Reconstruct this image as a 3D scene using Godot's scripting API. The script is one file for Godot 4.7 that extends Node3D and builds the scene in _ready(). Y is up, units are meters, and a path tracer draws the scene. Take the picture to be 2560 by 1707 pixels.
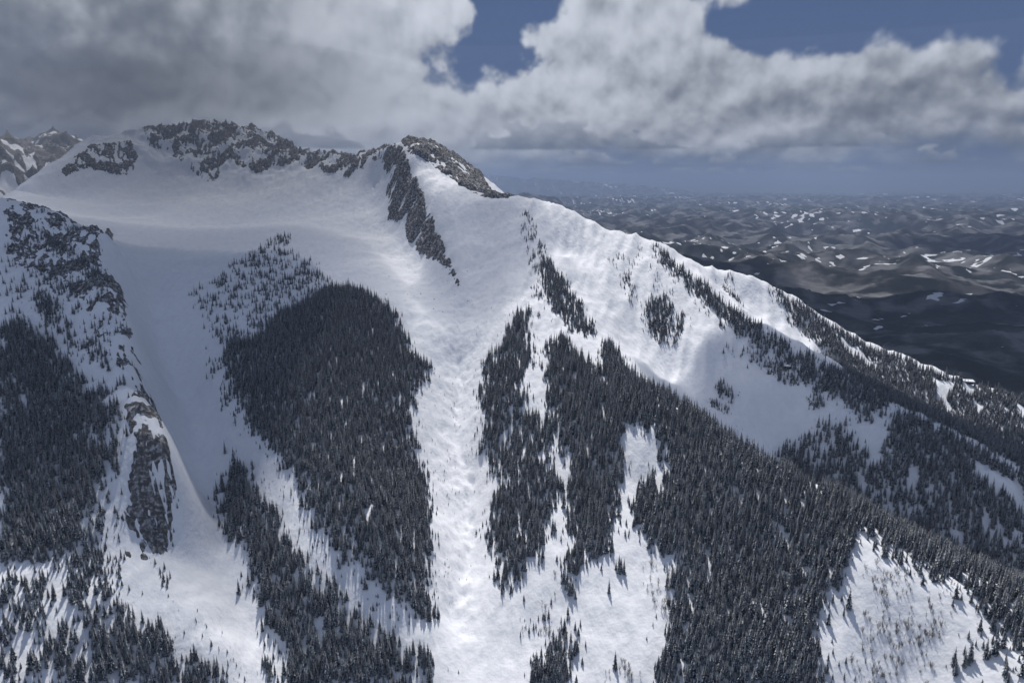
extends Node3D
# An alpine valley in late winter seen from the air: snow slopes, a rock rib, spruce forest, and a wide plain under broken cloud.
# Units are metres; the origin is the point the picture was taken from, y = 0 is its height.

const SUN_AZIMUTH := -6.0      # degrees right of the view direction (-z)
const SUN_HEIGHT := 56.0

# control points of the land: x, height, z of ridges, gullies and slopes
const LAND := [
	-25, -543, -720, -61, -522, -767, -73, -513, -803, -60, -497, -867, -59, -489, -895, -59, -478, -933,
	-60, -468, -970, -65, -453, -1008, -70, -438, -1046, -77, -420, -1084, -84, -401, -1123, -88, -381, -1166,
	-93, -360, -1209, -96, -337, -1259, -99, -313, -1308, -106, -269, -1352, -102, -253, -1416, -98, -236, -1480,
	-91, -210, -1540, -83, -185, -1600, -81, -154, -1655, -79, -123, -1710, -81, -97, -1750, -82, -71, -1790,
	-89, -33, -1850, -131, -255, -1383, -157, -242, -1415, -184, -231, -1460, -212, -220, -1505, -239, -209, -1550,
	-270, -195, -1597, -301, -181, -1643, -332, -167, -1690, -372, -148, -1745, -411, -129, -1800, -274, -528, -700,
	-301, -507, -745, -325, -490, -782, -349, -474, -818, -377, -455, -861, -405, -435, -904, -429, -423, -943,
	-452, -411, -982, -475, -397, -1025, -498, -382, -1069, -524, -365, -1117, -550, -347, -1165, -575, -324, -1210,
	-599, -300, -1254, -614, -271, -1293, -629, -243, -1332, -645, -220, -1381, -662, -196, -1430, -678, -183, -1488,
	-694, -170, -1545, -708, -163, -1593, -723, -156, -1642, -737, -149, -1690, -766, -143, -1737, -796, -137, -1783,
	-825, -131, -1830, -795, -121, -1887, -765, -111, -1943, -736, -101, -2000, -697, -81, -2055, -659, -61, -2110,
	-610, -45, -2145, -561, -29, -2180, -49, -29, -1840, -10, -24, -1815, 30, -26, -1800, 80, -40, -1790,
	129, -53, -1780, 180, -79, -1765, 231, -104, -1750, 267, -110, -1745, 302, -115, -1740, 360, -137, -1720,
	392, -158, -1700, 424, -179, -1680, 460, -191, -1665, 496, -202, -1650, 543, -204, -1640, 572, -221, -1620,
	626, -246, -1590, 650, -265, -1565, 675, -285, -1540, 709, -305, -1510, 743, -324, -1480, 788, -334, -1460,
	832, -352, -1425, 876, -371, -1390, 922, -385, -1360, 969, -400, -1330, 1024, -419, -1300, 1080, -439, -1270,
	-318, 117, -2150, -301, 92, -2095, -284, 67, -2040, -259, 53, -2015, -233, 38, -1990, -204, 21, -1960,
	-176, 3, -1930, -145, -13, -1900, -115, -30, -1870, -251, 26, -1960, -231, 0, -1920, -212, -25, -1880,
	-195, -57, -1830, -178, -90, -1780, -157, -122, -1720, -136, -155, -1660, -122, -177, -1615, -108, -198, -1570,
	-382, 34, -2170, -369, -2, -2125, -355, -38, -2080, -343, -69, -2025, -330, -99, -1970, -302, -117, -1915,
	-273, -135, -1860, -246, -159, -1800, -219, -182, -1740, -199, -194, -1693, -179, -207, -1647, -159, -220, -1600,
	-133, -231, -1540, 39, -50, -1746, 48, -75, -1693, 58, -100, -1639, 73, -130, -1582, 88, -159, -1526,
	104, -185, -1470, 121, -210, -1414, 133, -231, -1357, 145, -252, -1300, 156, -265, -1246, 168, -278, -1191,
	180, -292, -1137, 196, -300, -1085, 212, -308, -1034, 235, -320, -996, 259, -331, -959, 282, -339, -926,
	305, -347, -893, 340, -355, -860, 369, -363, -818, 375, -374, -778, 382, -385, -738, 418, -387, -696,
	445, -391, -639, 464, -399, -592, 473, -398, -550, 482, -398, -508, 365, -153, -1668, 380, -171, -1617,
	395, -189, -1565, 414, -208, -1519, 432, -228, -1472, 451, -247, -1426, 475, -267, -1374, 500, -286, -1322,
	524, -306, -1271, 549, -317, -1237, 573, -328, -1203, 606, -348, -1155, 638, -367, -1108, 665, -378, -1080,
	692, -389, -1052, 717, -399, -1024, 741, -409, -996, 779, -424, -954, 817, -439, -911, 467, -222, -1633,
	500, -248, -1589, 532, -273, -1545, 563, -298, -1499, 594, -322, -1452, 619, -338, -1421, 643, -353, -1390,
	693, -374, -1344, 744, -394, -1298, 790, -410, -1263, 836, -426, -1229, 883, -442, -1195, 197, -153, -1640,
	203, -176, -1590, 208, -199, -1540, 214, -221, -1490, 232, -258, -1447, 251, -295, -1403, 280, -322, -1367,
	308, -349, -1330, 339, -368, -1288, 370, -386, -1247, 399, -405, -1205, 429, -423, -1163, 455, -439, -1132,
	480, -454, -1101, 512, -468, -1051, 543, -482, -1001, 578, -491, -958, 612, -500, -914, 631, -502, -878,
	650, -504, -842, 262, -124, -1725, 280, -158, -1658, 297, -192, -1590, 313, -223, -1538, 329, -254, -1485,
	347, -277, -1418, 364, -300, -1352, 392, -306, -1345, 427, -312, -1335, 459, -319, -1318, 491, -326, -1300,
	-1351, -12, -1500, -1284, -12, -1500, -1217, -12, -1500, -1150, -12, -1500, -1087, -17, -1495, -1024, -22, -1490,
	-997, -25, -1480, -963, -32, -1465, -928, -38, -1450, -891, -49, -1430, -853, -60, -1410, -788, -79, -1385,
	-738, -90, -1360, -728, -124, -1309, -693, -143, -1262, -658, -162, -1215, -622, -181, -1168, -598, -196, -1127,
	-573, -211, -1086, -548, -226, -1045, -517, -250, -985, -482, -269, -940, -448, -288, -895, -424, -304, -851,
	-432, -388, -806, -408, -424, -776, -359, -454, -742, -314, -484, -712, -535, -126, -1760, -506, -142, -1710,
	-477, -157, -1660, -449, -173, -1610, -420, -188, -1560, -401, -200, -1494, -383, -212, -1429, -365, -224, -1363,
	-346, -236, -1298, -337, -250, -1250, -327, -263, -1201, -318, -276, -1153, -302, -294, -1102, -287, -313, -1050,
	-266, -329, -1009, -245, -346, -968, -227, -361, -933, -209, -376, -897, -173, -404, -838, -144, -438, -803,
	-126, -471, -770, -1284, -23, -1900, -1294, -6, -1950, -1304, 10, -2000, -1306, 33, -2060, -1309, 55, -2120,
	-1311, 72, -2167, -1314, 89, -2213, -1317, 105, -2260, -1319, 123, -2320, -1320, 141, -2380, -1282, 149, -2430,
	-1244, 157, -2480, -1200, 162, -2515, -1157, 167, -2550, -1113, 177, -2575, -1069, 186, -2600, -1018, 194, -2630,
	-971, 188, -2620, -924, 183, -2610, -878, 177, -2600, -825, 157, -2580, -772, 136, -2560, -734, 119, -2540,
	-695, 101, -2520, -652, 96, -2487, -609, 92, -2453, -565, 88, -2420, -518, 90, -2375, -470, 93, -2330,
	-437, 100, -2287, -405, 107, -2243, -373, 114, -2200, -345, 115, -2175, -1298, -36, -1980, -1274, -26, -2027,
	-1250, -16, -2073, -1226, -6, -2120, -1194, 2, -2157, -1163, 10, -2193, -1132, 17, -2230, -1085, 18, -2260,
	-1038, 18, -2290, -991, 18, -2320, -944, 22, -2327, -897, 26, -2333, -849, 30, -2340, -786, 37, -2340,
	-723, 43, -2340, -678, 42, -2327, -633, 42, -2313, -588, 42, -2300, -542, 38, -2270, -495, 33, -2240,
	-448, 29, -2210, -703, -216, -1400, -670, -248, -1345, -637, -279, -1290, -618, -295, -1258, -600, -311, -1225,
	-569, -336, -1172, -492, -389, -1014, -474, -396, -960, -393, -444, -812, -363, -459, -788, -334, -473, -765,
	-861, -111, -1340, -804, -157, -1239, -865, -155, -1229, -992, -154, -1219, -727, -155, -1224, -707, -226, -1072,
	-764, -225, -1067, -617, -226, -1072, -640, -284, -953, -687, -281, -944, -553, -281, -944, -782, -277, -929,
	-584, -332, -855, -504, -328, -845, -630, -330, -850, -543, -376, -781, -583, -372, -773, -472, -375, -778,
	-497, -427, -697, -534, -423, -690, -437, -430, -702, -378, -460, -705, -460, -474, -628, -565, -464, -615,
	-392, -487, -645, -346, -507, -672, -285, -449, -822, -245, -476, -778, -194, -502, -738, -147, -516, -722,
	-359, -431, -895, -370, -387, -998, -428, -329, -1105, -486, -287, -1200, -524, -239, -1310, -544, -189, -1500,
	-161, -413, -985, -181, -338, -1135, -195, -297, -1240, -249, -247, -1355, -301, -209, -1520, -119, -441, -915,
	-96, -485, -838, -123, -532, -705, -186, -526, -697, -342, -133, -1850, -414, -80, -2020, -904, -128, -1790,
	-1026, -77, -1940, -867, -82, -2060, -803, -18, -2270, -920, -135, -1640, -757, -183, -1450, -19, -336, -1128,
	14, -292, -1220, 15, -244, -1340, 8, -187, -1480, 0, -134, -1620, -9, -78, -1730, 75, -329, -1105,
	101, -287, -1200, 94, -398, -950, 11, -406, -970, 10, -463, -848, 83, -449, -822, 78, -489, -750,
	32, -511, -752, 72, -517, -686, 172, -388, -925, 178, -345, -965, 154, -440, -805, 206, -401, -832,
	185, -466, -722, 172, -498, -660, 282, -380, -845, 289, -426, -780, 287, -455, -705, 270, -489, -648,
	339, -477, -632, 389, -464, -615, 125, -153, -1640, 131, -87, -1730, 162, -218, -1470, 439, -343, -1250,
	382, -341, -1300, 324, -313, -1375, 506, -390, -1130, 556, -423, -1040, 626, -446, -950, 538, -287, -1440,
	621, -311, -1440, 117, -206, -2025, 240, -496, -2340, 380, -666, -2700, 319, -284, -1975, 441, -574, -2290,
	581, -744, -2650, 448, -317, -1945, 570, -607, -2260, 710, -777, -2620, 584, -382, -1875, 706, -672, -2190,
	846, -842, -2550, 659, -401, -1845, 782, -691, -2160, 922, -861, -2520, 762, -465, -1765, 885, -755, -2080,
	1025, -925, -2440, 876, -514, -1685, 998, -804, -2000, 1138, -974, -2360, 1057, -580, -1555, 1179, -870, -1870,
	1319, -1040, -2230, -1215, -19, -2650, -1052, 7, -2820, -913, 34, -2900, -667, -24, -2830, -460, -72, -2690,
	-270, 103, -2215, -338, 22, -2270, -282, 27, -2305, -218, 83, -2280, -96, 12, -2250, -12, -32, -2230,
	-111, -171, -2600, -372, -66, -2500, -1424, -133, -2030, -1444, -100, -2120, -1459, -60, -2230, -1467, -5, -2370,
	-1460, 36, -2510, -1344, -63, -1860, -1357, -52, -1800, -1900, -330, -2300, -1750, -260, -2600, -1900, -330, -1200,
	-1500, -420, -700, -1600, -230, -1800, -1000, -560, -480, -300, -620, -480, 300, -640, -480, 700, -560, -480,
	1300, -560, -600, 1900, -760, -700, 1900, -860, -1300, 2000, -930, -2000, 1900, -930, -2700, 900, -860, -2750,
	300, -350, -2750, -1400, -60, -2750, -1900, -330, -2750, -600, 0, -2900,
]
const X0 := -1900.0
const X1 := 2100.0
const Z0 := -2760.0
const Z1 := -480.0
const CELL := 5.0

var NX := int((X1 - X0) / CELL) + 1
var NZ := int((Z1 - Z0) / CELL) + 1
var ground := PackedFloat32Array()      # heights, row by row from Z0
var weights := PackedFloat64Array()
var cx := PackedFloat64Array()
var cy := PackedFloat64Array()
var cz := PackedFloat64Array()
# the stream bed under the snow of the middle gully (x, z)
const CREEK := [-73, -802, -59, -867, -58, -895, -60, -970, -70, -1046, -84, -1122, -92, -1209, -99, -1308, -105, -1351, -98, -1480]
var taken := {}
var mat := {}
var seed_noise := {}

# ---------------------------------------------------------------- helpers
func numbered(called: String) -> String:
	var n: int = taken.get(called, 0)
	taken[called] = n + 1
	return called if n == 0 else "%s_%03d" % [called, n]

func tag(o: Node, label := "", category := "", group := "", kind := "") -> void:
	if label: o.set_meta("label", label)
	if category: o.set_meta("category", category)
	if group: o.set_meta("group", group)
	if kind: o.set_meta("kind", kind)

func noise(number: int, frequency: float, octaves := 4, ridged := false) -> FastNoiseLite:
	var n := FastNoiseLite.new()
	n.seed = number
	n.noise_type = FastNoiseLite.TYPE_SIMPLEX_SMOOTH
	n.frequency = frequency
	n.fractal_type = FastNoiseLite.FRACTAL_RIDGED if ridged else FastNoiseLite.FRACTAL_FBM
	n.fractal_octaves = octaves
	return n

func noise_texture(number: int, frequency: float, stops: Array, size := 512, octaves := 5, normal := 0.0) -> NoiseTexture2D:
	var t := NoiseTexture2D.new()
	t.width = size
	t.height = size
	t.seamless = true
	t.noise = noise(number, frequency, octaves)
	if normal > 0.0:
		t.as_normal_map = true
		t.bump_strength = normal
	if stops:
		var g := Gradient.new()
		g.offsets = PackedFloat32Array(stops.map(func(s): return s[0]))
		g.colors = PackedColorArray(stops.map(func(s): return Color(s[1], s[2], s[3]).linear_to_srgb()))
		t.color_ramp = g
	return t

func matte(called: String, color: Color, roughness := 0.9, specular := 0.3) -> StandardMaterial3D:
	var m := StandardMaterial3D.new()
	m.resource_name = called
	m.albedo_color = color.linear_to_srgb()
	m.roughness = roughness
	m.metallic_specular = specular
	mat[called] = m
	return m

func mesh_of(v: PackedVector3Array, n: PackedVector3Array, index: PackedInt32Array, colors = null, uv = null) -> ArrayMesh:
	var a := []
	a.resize(Mesh.ARRAY_MAX)
	a[Mesh.ARRAY_VERTEX] = v
	a[Mesh.ARRAY_NORMAL] = n
	a[Mesh.ARRAY_INDEX] = index
	if colors != null: a[Mesh.ARRAY_COLOR] = colors
	if uv != null: a[Mesh.ARRAY_TEX_UV] = uv
	var m := ArrayMesh.new()
	m.add_surface_from_arrays(Mesh.PRIMITIVE_TRIANGLES, a)
	return m

func put(called: String, m: Mesh, material: Material, parent: Node = self) -> MeshInstance3D:
	var o := MeshInstance3D.new()
	o.name = numbered(called) if parent == self else called
	o.mesh = m
	o.material_override = material
	parent.add_child(o, true)
	return o

func in_threads(work: Callable, count: int) -> void:
	var id := WorkerThreadPool.add_group_task(work, count)
	WorkerThreadPool.wait_for_group_task_completion(id)

# ---------------------------------------------------------------- land
func solve_land() -> void:
	# heights between the control points: a sum of cones round them, smoothed a little, that passes close to each
	var n := LAND.size() / 3
	for i in n:
		cx.append(LAND[3 * i]); cy.append(LAND[3 * i + 1]); cz.append(LAND[3 * i + 2])
	var m := n + 3
	var rows: Array = []
	for i in m:
		var r := PackedFloat64Array()
		r.resize(m + 1)
		if i < n:
			for j in n:
				r[j] = -sqrt((cx[i] - cx[j]) ** 2 + (cz[i] - cz[j]) ** 2 + 400.0)
			r[i] += 6.0
			r[n] = 1.0; r[n + 1] = cx[i] / 1000.0; r[n + 2] = cz[i] / 1000.0
			r[m] = cy[i]
		else:
			for j in n:
				r[j] = 1.0 if i == n else (cx[j] if i == n + 1 else cz[j]) / 1000.0
		rows.append(r)
	for k in m:
		var best := k
		for i in range(k + 1, m):
			if absf(rows[i][k]) > absf(rows[best][k]): best = i
		var swap: PackedFloat64Array = rows[k]
		rows[k] = rows[best]
		rows[best] = swap
		var pivot: PackedFloat64Array = rows[k]
		in_threads(func(t: int):
			var i: int = k + 1 + t
			var r: PackedFloat64Array = rows[i]
			var f := r[k] / pivot[k]
			if f != 0.0:
				for j in range(k, m + 1): r[j] -= f * pivot[j]
				rows[i] = r, m - k - 1) if k < m - 1 else null
	weights.resize(m)
	for k in range(m - 1, -1, -1):
		var s: float = rows[k][m]
		for j in range(k + 1, m): s -= rows[k][j] * weights[j]
		weights[k] = s / rows[k][k]

func smooth_land(x: float, z: float) -> float:
	var n := cx.size()
	var h := weights[n] + weights[n + 1] * x / 1000.0 + weights[n + 2] * z / 1000.0
	for i in n:
		h -= weights[i] * sqrt((x - cx[i]) * (x - cx[i]) + (z - cz[i]) * (z - cz[i]) + 400.0)
	return h

func make_land() -> void:
	solve_land()
	var coarse_x := int((X1 - X0) / 10.0) + 1
	var coarse_z := int((Z1 - Z0) / 10.0) + 1
	var rows: Array = []
	rows.resize(coarse_z)
	in_threads(func(j: int):
		var r := PackedFloat32Array()
		r.resize(coarse_x)
		for i in coarse_x: r[i] = smooth_land(X0 + 10.0 * i, Z0 + 10.0 * j)
		rows[j] = r, coarse_z)
	var swell := noise(3, 1.0 / 210.0, 4)
	var rills := noise(5, 1.0 / 95.0, 4, true)
	var grain := noise(15, 1.0 / 24.0, 2)
	var runnel := noise(16, 1.0 / 30.0, 3, true)
	var flutes := noise(17, 1.0 / 85.0, 3, true)
	var crag := noise(9, 1.0 / 150.0, 5, true)
	var creek := PackedVector2Array()
	for i in CREEK.size() / 2: creek.append(Vector2(CREEK[2 * i], CREEK[2 * i + 1]))
	var creek_box := Rect2(creek[0], Vector2.ZERO)
	for c in creek: creek_box = creek_box.expand(c)
	creek_box = creek_box.grow(90.0)
	var lumps := noise(13, 1.0 / 38.0, 3)
	var fine: Array = []
	fine.resize(NZ)
	in_threads(func(j: int):
		var r := PackedFloat32Array()
		r.resize(NX)
		var z := Z0 + CELL * j
		var a := j / 2
		for i in NX:
			var x := X0 + CELL * i
			var h := 0.0
			if j % 2 == 0: h = between(rows[a], i, coarse_x)
			else:
				h = (9.0 * (between(rows[a], i, coarse_x) + between(rows[a + 1], i, coarse_x)) - between(rows[maxi(a - 1, 0)], i, coarse_x) - between(rows[mini(a + 2, coarse_z - 1)], i, coarse_x)) / 16.0
			# swells of drifted snow, shallow rills, and rough ground on the high headwall
			h += 6.0 * swell.get_noise_2d(x, z) + 2.2 * rills.get_noise_2d(x + 0.4 * z, z * 0.6)
			h += 0.9 * grain.get_noise_2d(x, z) + 2.0 * runnel.get_noise_2d(x, z * 0.3)
			# ribs and flutes down the broad right-hand face
			h += 7.0 * flutes.get_noise_2d(x + 0.22 * z, z * 0.2) * smoothstep(-150.0, 20.0, x) * smoothstep(-1180.0, -1330.0, z) * smoothstep(-1900.0, -1750.0, z)
			var high := smoothstep(-2180.0, -2420.0, z) * smoothstep(-20.0, 70.0, h)
			high = maxf(high, smoothstep(-60.0, 20.0, x) * smoothstep(-2000.0, -2120.0, z))
			h += high * (24.0 * crag.get_noise_2d(x, z))
			# hollows over the stream and lumpy banks beside it
			if x > creek_box.position.x and x < creek_box.end.x and z > creek_box.position.y and z < creek_box.end.y:
				var away := 1e9
				var here := Vector2(x + 14.0 * lumps.get_noise_2d(x * 0.6, z * 0.6), z)
				for k in creek.size() - 1:
					away = minf(away, here.distance_to(Geometry2D.get_closest_point_to_segment(here, creek[k], creek[k + 1])))
				h -= 9.0 * exp(-away / 20.0)
				h -= 3.0 * exp(-away * away / 80.0) * (0.45 + 1.2 * maxf(0.0, lumps.get_noise_2d(x, z)))
				h += (2.6 * lumps.get_noise_2d(x * 0.6 + 300.0, z * 0.6) + 2.4 * grain.get_noise_2d(x * 1.5, z * 1.5)) * exp(-away * away / 2200.0)
			r[i] = h
		fine[j] = r, NZ)
	for r in fine: ground.append_array(r)

func between(r: PackedFloat32Array, i: int, most: int) -> float:
	var a := i / 2
	if i % 2 == 0: return r[a]
	return (9.0 * (r[a] + r[a + 1]) - r[maxi(a - 1, 0)] - r[mini(a + 2, most - 1)]) / 16.0

func height(x: float, z: float) -> float:
	var i := clampf((x - X0) / CELL, 0.0, NX - 1.001)
	var j := clampf((z - Z0) / CELL, 0.0, NZ - 1.001)
	var a := int(i)
	var b := int(j)
	var fx := i - a
	var fz := j - b
	var k := b * NX + a
	return lerpf(lerpf(ground[k], ground[k + 1], fx), lerpf(ground[k + NX], ground[k + NX + 1], fx), fz)

func sheet(nx: int, nz: int, h: PackedFloat32Array, xs: PackedFloat32Array, zs: PackedFloat32Array, skip := PackedByteArray(), tint = null) -> ArrayMesh:
	var v := PackedVector3Array()
	var n := PackedVector3Array()
	v.resize(nx * nz)
	n.resize(nx * nz)
	for j in nz:
		var ja := maxi(j - 1, 0)
		var jb := mini(j + 1, nz - 1)
		for i in nx:
			var k := j * nx + i
			var ia := maxi(i - 1, 0)
			var ib := mini(i + 1, nx - 1)
			v[k] = Vector3(xs[i], h[k], zs[j])
			n[k] = Vector3((h[j * nx + ia] - h[j * nx + ib]) / (xs[ib] - xs[ia]), 1.0, (h[ja * nx + i] - h[jb * nx + i]) / (zs[jb] - zs[ja])).normalized()
	var index := PackedInt32Array()
	for j in nz - 1:
		for i in nx - 1:
			var k := j * nx + i
			if skip.size() and skip[k] + skip[k + 1] + skip[k + nx] + skip[k + nx + 1] == 4: continue
			index.append_array([k, k + 1, k + nx + 1, k, k + nx + 1, k + nx])
	return mesh_of(v, n, index, tint)

func spaced(a: float, step: float, count: int) -> PackedFloat32Array:
	var r := PackedFloat32Array()
	for i in count: r.append(a + step * i)
	return r

# ---------------------------------------------------------------- sky and light
func make_light() -> void:
	var camera := Camera3D.new()
	camera.name = "camera"
	camera.fov = rad_to_deg(2.0 * atan(853.5 / 1828.0))
	camera.rotation_degrees = Vector3(-12.0, 0.0, 0.0)
	camera.near = 1.0
	camera.far = 200000.0
	camera.current = true
	add_child(camera)
	var e := Environment.new()
	e.background_mode = Environment.BG_SKY
	e.sky = Sky.new()
	var dome := PanoramaSkyMaterial.new()
	dome.panorama = ImageTexture.create_from_image(cloudy_sky())
	e.sky.sky_material = dome
	e.background_energy_multiplier = 1.0
	e.tonemap_mode = Environment.TONE_MAPPER_LINEAR
	e.tonemap_exposure = 1.14
	e.fog_enabled = true
	e.fog_mode = Environment.FOG_MODE_EXPONENTIAL
	e.fog_density = 0.000038
	e.fog_light_color = Color(0.73, 0.82, 0.97)
	e.volumetric_fog_enabled = true
	e.volumetric_fog_density = 0.0
	e.sdfgi_enabled = true
	e.ssao_enabled = true
	e.ssil_enabled = true
	var w := WorldEnvironment.new()
	w.name = "environment"
	w.environment = e
	add_child(w)
	var sun := DirectionalLight3D.new()
	sun.name = "sun"
	sun.light_energy = 1.1
	sun.light_color = Color(1.0, 0.98, 0.955)
	sun.light_angular_distance = 0.53
	sun.shadow_enabled = true
	sun.rotation_degrees = Vector3(-SUN_HEIGHT, 180.0 - SUN_AZIMUTH, 0.0)
	add_child(sun)

# banks (+) and gaps (-) of the cloud cover: degrees right of the view, degrees over the horizon, the two reaches, strength, how bright
const BANKS := [
	[-36.0, 10.0, 16.0, 11.0, 0.95, -0.42], [-13.0, 10.0, 7.5, 6.5, 0.75, 0.32], [-8.0, 4.5, 9.0, 3.0, 0.75, 0.32], [-20.0, 5.0, 6.0, 3.0, 0.3, 0.12],
	[-1.4, 13.0, 4.0, 4.6, -0.90, 0.0], [0.4, 8.6, 3.0, 2.2, -0.48, 0.0], [-3.6, 8.6, 2.2, 1.5, -0.22, 0.0], [7.5, 12.0, 6.5, 6.0, 0.85, 0.20], [13.0, 6.0, 9.5, 4.4, 0.80, 0.0], [3.5, 5.6, 3.4, 2.4, 0.45, 0.22],
	[21.0, 11.2, 4.0, 2.6, -0.55, 0.0], [34.0, 13.0, 10.0, 4.4, -0.72, 0.0], [25.0, 8.8, 2.6, 1.3, -0.30, 0.0], [27.0, 5.5, 8.5, 3.0, 0.80, -0.10], [8.3, 3.7, 1.6, 0.9, -0.75, 0.0],
	[30.0, 2.4, 14.0, 1.2, 0.3, -0.30], [9.0, 2.0, 10.0, 0.8, 0.0, -0.35],
]

func cloudy_sky() -> Image:
	var wide := 4096
	var tall := 2048
	var puffs := noise(21, 1.0 / 17.0, 5)
	var curls := noise(22, 1.0 / 5.0, 4)
	curls.noise_type = FastNoiseLite.TYPE_CELLULAR
	curls.cellular_return_type = FastNoiseLite.RETURN_DISTANCE
	curls.cellular_distance_function = FastNoiseLite.DISTANCE_EUCLIDEAN
	curls.cellular_jitter = 0.9
	var veil := noise(25, 1.0 / 5.0, 6)
	var low_row := noise(24, 1.0 / 7.0, 5)
	curls.fractal_gain = 0.5
	var rows: Array = []
	rows.resize(tall / 2 / 4)
	in_threads(func(b: int):
		var out := PackedByteArray()
		out.resize(wide * 3 * 4)
		for q in 4:
			var up := 90.0 - (b * 4 + q + 0.5) / tall * 180.0
			var low := up < 26.0
			if not low and q > 0:
				for k in wide * 3: out[q * wide * 3 + k] = out[k]
				continue
			var i := 0
			while i < wide:
				var side := fposmod((i + 0.5) / wide * 360.0 + 180.0, 360.0) - 180.0      # the first column looks along -z
				var step := 1 if low and absf(side) < 46.0 else 4
				var c := sky_color(side, up, puffs, curls, low_row, veil)
				var r := clampi(int(c.r * 255.0 + 0.5), 0, 255)
				var g := clampi(int(c.g * 255.0 + 0.5), 0, 255)
				var u := clampi(int(c.b * 255.0 + 0.5), 0, 255)
				for s in mini(step, wide - i):
					var at := (q * wide + i + s) * 3
					out[at] = r; out[at + 1] = g; out[at + 2] = u
				i += step
		rows[b] = out, tall / 8)
	var data := PackedByteArray()
	for r in rows: data.append_array(r)
	var ground_tone := PackedByteArray()
	ground_tone.resize(wide * (tall / 2) * 3)
	ground_tone.fill(100)
	data.append_array(ground_tone)
	return Image.create_from_data(wide, tall, false, Image.FORMAT_RGB8, data)

func sky_color(side: float, up: float, puffs: FastNoiseLite, curls: FastNoiseLite, low_row: FastNoiseLite, veil: FastNoiseLite) -> Color:
	# noise is read round a circle so that the sky closes behind the camera; towards the horizon the clouds lie closer together
	var a := deg_to_rad(side)
	var x := 57.3 * sin(a)
	var z := -57.3 * cos(a)
	var q := 15.0 * log(1.0 + up / 8.0) * 1.35
	var air := Color(0.047, 0.088, 0.20).lerp(Color(0.135, 0.185, 0.30), exp(-up / 8.0))
	var bank := 0.0
	var tone := 0.0
	var big := 0.75 * puffs.get_noise_3d(x, q, z)
	var curl := -0.55 - curls.get_noise_3d(x + 2.0 * veil.get_noise_3d(x, q, z), q, z)
	var mild := veil.get_noise_3d(x * 1.3, q, z * 1.3)
	var drift := veil.get_noise_3d(x * 0.6 + 90.0, q * 0.6, z * 0.6)
	for k in BANKS:
		var dx: float = (side - k[0] + 6.0 * drift) / k[2]
		var dy: float = (up - k[1] + 2.4 * veil.get_noise_3d(x * 0.5, q * 0.5 + 70.0, z * 0.5)) / k[3]
		var d := dx * dx + dy * dy
		if d < 5.0:
			var w := exp(-d)
			bank += k[4] * w
			tone += k[5] * w
	var d0 := 0.75 * big + 0.30 * curl + 0.40 * mild + bank
	var amount := smoothstep(-0.12, 0.20, d0) * smoothstep(0.2, 3.6, up + 2.4 * drift)
	# sunward is up and a little to the left: billows that face it are bright, thick undersides grey
	var mild1 := veil.get_noise_3d(x * 1.3 - 0.5, q + 1.1, z * 1.3)
	var big1 := 0.75 * puffs.get_noise_3d(x - 1.0, q + 2.6, z)
	var lit := 0.53 + 0.55 * (mild - mild1) + 0.42 * curl + 0.60 * (big - big1) + tone - 0.16 * clampf(d0 - 0.35, 0.0, 0.8)
	lit = 1.0 / (1.0 + exp(-3.9 * (lit - 0.43)))
	var cloud := Color(0.085, 0.108, 0.148).lerp(Color(0.62, 0.655, 0.73), lit)
	var c := air.lerp(cloud, amount)
	# rows of far cumulus low over the horizon, flat and grey below, bright on top
	for row in [[2.7, 2.2, 0.62, 0.0], [1.5, 1.2, 1.0, 40.0], [0.75, 0.6, 1.7, 80.0]]:
		var swell := low_row.get_noise_3d(x * row[2] + row[3], 0.0, z * row[2])
		var fray := veil.get_noise_3d(x * 3.2 * row[2], up * 6.0 * row[2], z * 3.2 * row[2] + row[3])
		var t: float = row[1] * clampf(0.25 + 1.9 * swell + 0.55 * fray, 0.0, 1.1)
		var over: float = up - row[0] - 0.10 * fray
		var inside := smoothstep(0.0, 0.30 * row[1], t - over) * smoothstep(-0.08, 0.10, over)
		var shine := clampf(over / maxf(t, 0.05), 0.0, 1.0) * 0.75 + 0.55 * fray
		c = c.lerp(Color(0.115, 0.14, 0.19).lerp(Color(0.42, 0.455, 0.52), clampf(shine, 0.0, 1.0)), 0.85 * inside)
	# the lowest degrees are seen through the most air
	return c.lerp(Color(0.145, 0.178, 0.24), 0.92 * exp(-(up / 1.0) ** 2)).linear_to_srgb()

func fog_bank(called: String, at: Vector3, size: Vector3, density: float, label: String, group := "") -> void:
	var f := FogVolume.new()
	f.name = numbered(called)
	f.shape = RenderingServer.FOG_VOLUME_SHAPE_ELLIPSOID
	f.size = size
	f.position = at
	var m := FogMaterial.new()
	m.albedo = Color(0.90, 0.94, 1.0)
	m.density = density
	f.material = m
	tag(f, label, "cloud", group, "stuff")
	add_child(f)

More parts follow.
